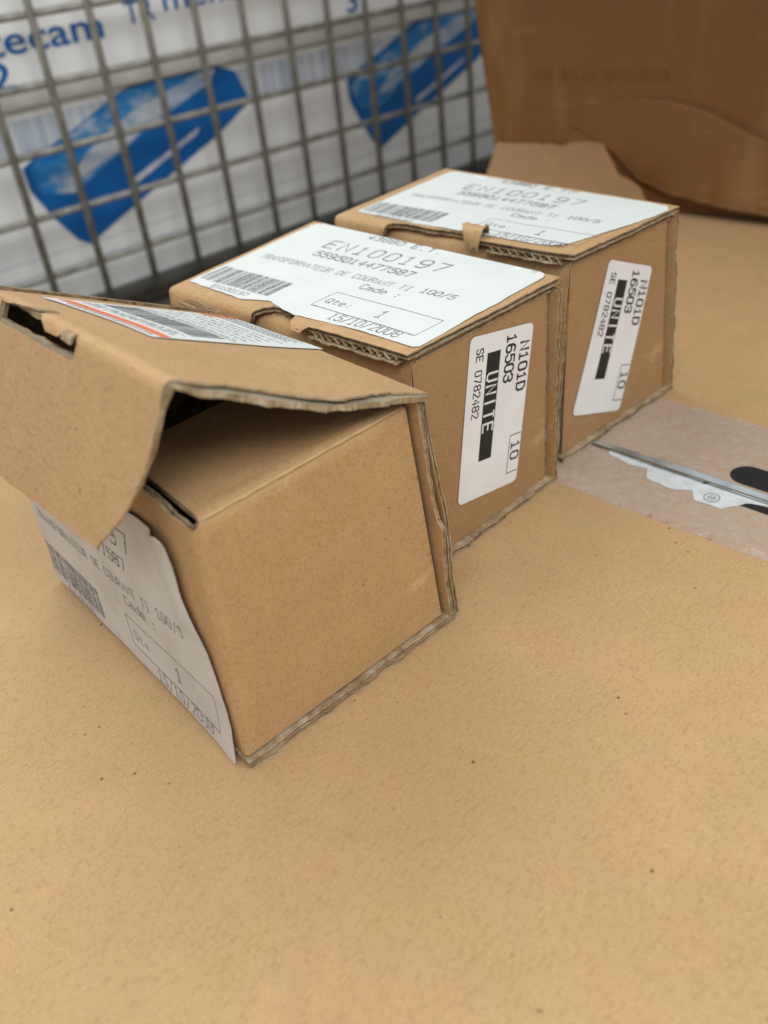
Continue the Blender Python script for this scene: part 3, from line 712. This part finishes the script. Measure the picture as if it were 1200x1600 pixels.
for j in range(-6, 4):
    if hm is None:
        w = mesh_obj('horizontal_wire', hv, hf, M_WIRE, cage); hm = w.data
        hm.polygons.foreach_set('use_smooth', [True] * len(hm.polygons))
    else:
        w = bpy.data.objects.new('horizontal_wire', hm); COL.objects.link(w); w.parent = cage
    w.location = (0, .0064, PZ - .0511 * j)
def boxmesh(name, x0, y0, z0, x1, y1, z1, mat, parent, bev=0.0):
    bm = bmesh.new(); bmesh.ops.create_cube(bm, size=1)
    for v in bm.verts:
        v.co = ((x0 + x1) / 2 + v.co.x * (x1 - x0), (y0 + y1) / 2 + v.co.y * (y1 - y0), (z0 + z1) / 2 + v.co.z * (z1 - z0))
    if bev: bmesh.ops.bevel(bm, geom=list(bm.edges), offset=bev, segments=2, affect='EDGES')
    me = bpy.data.meshes.new(name); bm.to_mesh(me); bm.free(); me.materials.append(mat)
    o = bpy.data.objects.new(name, me); COL.objects.link(o); o.parent = parent; return o
M_RUST = flat('dark_steel', (0.055, 0.048, 0.038), 0.6, 0.3, 0.5, 40)
M_STEEL = flat('dull_steel', (0.15, 0.15, 0.13), 0.55, 0.4, 0.4, 40, metal=0.2)
boxmesh('base_rail', -.28, -.012, -.082, 1.03, .012, -.0685, M_RUST, cage, .002)
boxmesh('base_skirt', -.28, -.006, -.20, 1.03, .006, -.0825, M_STEEL, cage, .002)
boxmesh('base_tray', -.28, .0125, -.098, 1.03, .50, -.076, M_STEEL, cage, .002)
for x in (-.26, .98):
    for y in (.03, .46): boxmesh('leg', x, y, -.42, x + .03, y + .03, -.0985, M_STEEL, cage, .002)

M_WHITE = flat('white_carton_board', (0.92, 0.92, 0.905), 0.6, 0.3, 0.06, 20)
M_LIP = flat('grey_carton_lip', (0.62, 0.60, 0.55), 0.6, 0.3, 0.15, 30)
M_PBLUE = flat('blue_print', (0.006, 0.145, 0.46), 0.5, 0.3, 0.25, 25)
def sky_print(d=0.0):
    m, nt, b = new_mat('blue_photo_print', 0.5, 0.3)
    v = coords(nt, (1, 1, 2.2), (0, .6, 0))
    c = ramp(nt, noise_n(nt, v, 20, 6, 0.65), [(0.38 - d, (0.008, 0.17, 0.52)), (0.50 - d, (0.04, 0.26, 0.58)), (0.60 - d, (0.36, 0.46, 0.58)), (.74 - d, (.6, .63, .66))])
    nt.links.new(c, b.inputs['Base Color']); return m
M_SKYP = sky_print(); M_SKYP2 = sky_print(.16)
def streaks():
    m, nt, b = new_mat('pale_blue_print', 0.5, 0.3)
    v = coords(nt, (1, 1, .05))
    c = ramp(nt, noise_n(nt, v, 160, 3, 0.6), [(0.38, (0.46, 0.53, 0.64)), (0.62, (0.72, 0.74, 0.76))])
    nt.links.new(c, b.inputs['Base Color']); return m
M_STREAK = streaks()
WP = MP + Vector((-math.sin(MA), math.cos(MA), 0)) * .04
low = empty('white_carton', (WP.x, WP.y, 0), MA)
tag(low, 'lower white carton behind the mesh printed with two blue lozenges', 'cardboard box', 'white cartons in the cage')
boxmesh('body', -.25, 0, -.0755, .98, .40, .1095, M_WHITE, low, .002)
upp = empty('white_carton', (WP.x, WP.y, 0), MA)
tag(upp, 'upper white carton behind the mesh with blue tecam lettering', 'cardboard box', 'white cartons in the cage')
boxmesh('body', -.25, -.004, .1105, .98, .40, .36, M_WHITE, upp, .003)
boxmesh('lip', -.25, -.0062, .0995, .98, -.0008, .1145, M_LIP, upp, .0015)
def Mp(off): return lambda a, b, n: (a, -off - n, b)
band = Print(); band.quad(((-240, 60), (520, 60), (520, 92), (-240, 92)), 100); 
band.build('pale_band', Mp(0), .3, M_STREAK, low)
loz = [(19, 54), (38, 63), (72, 74), (124, 95), (166, 107), (195, 111), (205, 107), (234, 101), (256, 92), (264, 74), (268, 62), (224, 39), (124, 0), (77, -19), (62, -26), (50, -18), (34, 6), (20, 34)]
white_st = [(66, 36), (100, 46), (137, 60), (224, 90), (232, 98), (215, 97), (134, 84), (85, 62)]
for dx in (0, 378):
    pr = Print(); pr2 = Print()
    pr.poly([(a + dx, b - 1 + (4 if dx else 0)) for a, b in loz])
    pr2.poly([(a + dx, b) for a, b in [(24, 50), (40, 61), (72, 72), (124, 92), (166, 104), (192, 107), (222, 98), (180, 72), (110, 44), (60, 22), (30, 28)]])
    loz_o = pr.build('blue_lozenge', Mp(0), .7, M_PBLUE, low)
    pr2.build('blue_photo', Mp(0), 1.1, M_SKYP, loz_o)
    wp = Print(); wp.poly([(a + dx, b) for a, b in [(56, 31), (100, 43), (137, 57), (224, 86), (234, 97), (215, 97), (134, 77), (81, 53)]]); wp.build('pale_photo', Mp(0), 1.3, M_SKYP2, loz_o)
    for q in ([(120 + dx, 14), (200 + dx, 44), (204 + dx, 50), (118 + dx, 19)],):
        pr3 = Print(); pr3.quad(q, 40); pr3.build('white_stripe', Mp(0), 1.5, M_STREAK, loz_o)
for tx in (('tecam', 18, 141.5, 108, 22, .012), ('2', 12, 116, 22, 22, .012), ('TR', 150, 148, 30, 18, .01), ('menuise', 190, 153, 130, 18, .01), ('3', 405, 121, 16, 22, .012)):
    lt = Print(); lt.text(*tx[:5], bold=tx[5]); lt.build('blue_lettering', Mp(4), .6, M_PBLUE, upp)
for k in range(3):
    fl = Print(); fl.line(-200, -25 - k * 14, 700, -27 - k * 14, 1.4); fl.build('printed_line', Mp(0), .3, M_STREAK, low)

# ------------------------------------------------------------------ big brown carton at the right
BP = Vector((.2438, .6718, 0)); BD = Vector((.75, -.655, 0)).normalized()
bc = empty('brown_carton', (BP.x, BP.y, 0), math.atan2(BD.y, BD.x))
tag(bc, 'tall dark brown carton with buckled torn flaps standing behind the small boxes', 'cardboard box')
BB = [M_BACK, M_BACK, M_BACK, M_BACK]
def Mb(a, b, n):
    lean = -.02 * max(0, 150 - b)
    return (a, 0 - n + lean * 0 + .9 * noise.noise((a * .012, b * .012, 7)), b)
XL, XR, BH = -162, 520, 345
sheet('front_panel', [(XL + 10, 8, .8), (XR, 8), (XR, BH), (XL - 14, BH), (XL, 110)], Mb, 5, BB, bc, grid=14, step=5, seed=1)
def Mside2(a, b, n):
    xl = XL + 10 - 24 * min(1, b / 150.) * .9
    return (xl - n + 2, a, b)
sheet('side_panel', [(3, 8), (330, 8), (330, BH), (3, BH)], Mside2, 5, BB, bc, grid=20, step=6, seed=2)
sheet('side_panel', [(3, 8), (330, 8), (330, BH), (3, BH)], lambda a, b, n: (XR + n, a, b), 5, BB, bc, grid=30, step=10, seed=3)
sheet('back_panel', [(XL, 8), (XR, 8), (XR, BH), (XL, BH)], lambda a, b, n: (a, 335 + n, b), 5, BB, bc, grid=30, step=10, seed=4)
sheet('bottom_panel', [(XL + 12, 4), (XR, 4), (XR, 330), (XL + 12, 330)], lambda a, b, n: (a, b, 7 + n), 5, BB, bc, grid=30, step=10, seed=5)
# unseen open top: front flap added to shade the panel and table below
sheet('unseen_top_flap', [(XL - 14, 0), (XR, 0), (XR - 6, 150), (XL - 8, 150)], lambda a, b, n: (a, -b * .985 + 2, BH + 4 - b * .12 - .0004 * b * b + n), 5, BB, bc, grid=30, step=8, seed=12)
sheet('unseen_top_flap', [(0, 4), (330, 4), (330, 200), (0, 200)], lambda a, b, n: (XR + 3 + b * .8, a, BH + 3 + n - b * .5), 5, BB, bc, grid=30, step=10, seed=13)
# outer ply that has buckled off the front
def Mflap(a, b, n):
    k = max(0, 1 - b / 85.0)
    t = max(0, min(1, (a + 70) / 110)); t = t * t * (3 - 2 * t)
    return (a, -.8 - n - t * (3.5 + 10 * k * (1 - .5 * k)) + (.3 + .9 * t) * noise.noise((a * .02, b * .03, 3)), b)
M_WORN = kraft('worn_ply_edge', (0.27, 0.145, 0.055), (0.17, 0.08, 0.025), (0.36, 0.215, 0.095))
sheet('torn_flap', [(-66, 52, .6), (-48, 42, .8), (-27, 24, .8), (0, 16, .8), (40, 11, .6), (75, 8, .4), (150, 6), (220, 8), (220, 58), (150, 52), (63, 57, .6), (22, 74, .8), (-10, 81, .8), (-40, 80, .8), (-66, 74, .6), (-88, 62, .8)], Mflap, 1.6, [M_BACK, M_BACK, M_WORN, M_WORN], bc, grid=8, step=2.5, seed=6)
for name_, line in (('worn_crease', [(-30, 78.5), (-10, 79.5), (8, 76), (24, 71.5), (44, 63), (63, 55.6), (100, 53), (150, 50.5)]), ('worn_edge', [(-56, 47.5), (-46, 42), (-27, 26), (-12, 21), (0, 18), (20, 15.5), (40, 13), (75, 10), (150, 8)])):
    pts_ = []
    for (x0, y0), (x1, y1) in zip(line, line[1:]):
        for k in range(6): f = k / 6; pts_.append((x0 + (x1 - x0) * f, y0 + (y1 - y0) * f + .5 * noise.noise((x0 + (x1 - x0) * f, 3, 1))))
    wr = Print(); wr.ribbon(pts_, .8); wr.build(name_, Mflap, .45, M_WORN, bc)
# bottom flap bent out on to the table
def Mout(a, b, n):
    z = 1.2 + 44 * (1 - min(1, b / 62.0)) ** 1.15 + 1.5 * noise.noise((a * .03, b * .03, 9)) + n
    z -= 1.4 * math.exp(-((a + 92 - b * .5) / 5) ** 2)
    return (a, -4 - b * .95, max(z, .3 + n + 3))
sheet('bent_flap', [(-150, 0, .8), (-106, -1, .8), (-90, -2, .6), (-64, -9, .5), (-38, 14, .8), (-16, 24, .8), (2, 40, .6), (8, 66, .6), (-140, 66)], Mout, 3, [kraft('lit_flap_kraft', (0.265, 0.146, 0.055), (0.18, 0.092, 0.03), (0.33, 0.195, 0.085)), M_BACK, M_WORN, M_WORN], bc, grid=7, step=2.5, seed=7)  # kraft made paler on this flap to paint in light from above
st = Print(); r = random.Random(11); x = -118.
for k in range(12):     # worn-off stencil marks, no longer readable
    w = r.uniform(4, 8); 
    if k in (2, 6): x += 5
    st.quad(((x, 93 + r.uniform(-1, 2)), (x + w, 93 + r.uniform(-1, 2)), (x + w * .9, 99 + r.uniform(-2, 2)), (x + .5, 99 + r.uniform(-2, 2))), 20); x += w + 3.2
st.build('worn_stencil', lambda a, b, n: Mb(a, b, n), .8, flat('worn_ink', (0.20, 0.095, 0.030), .8, .1, .3, 60), bc)
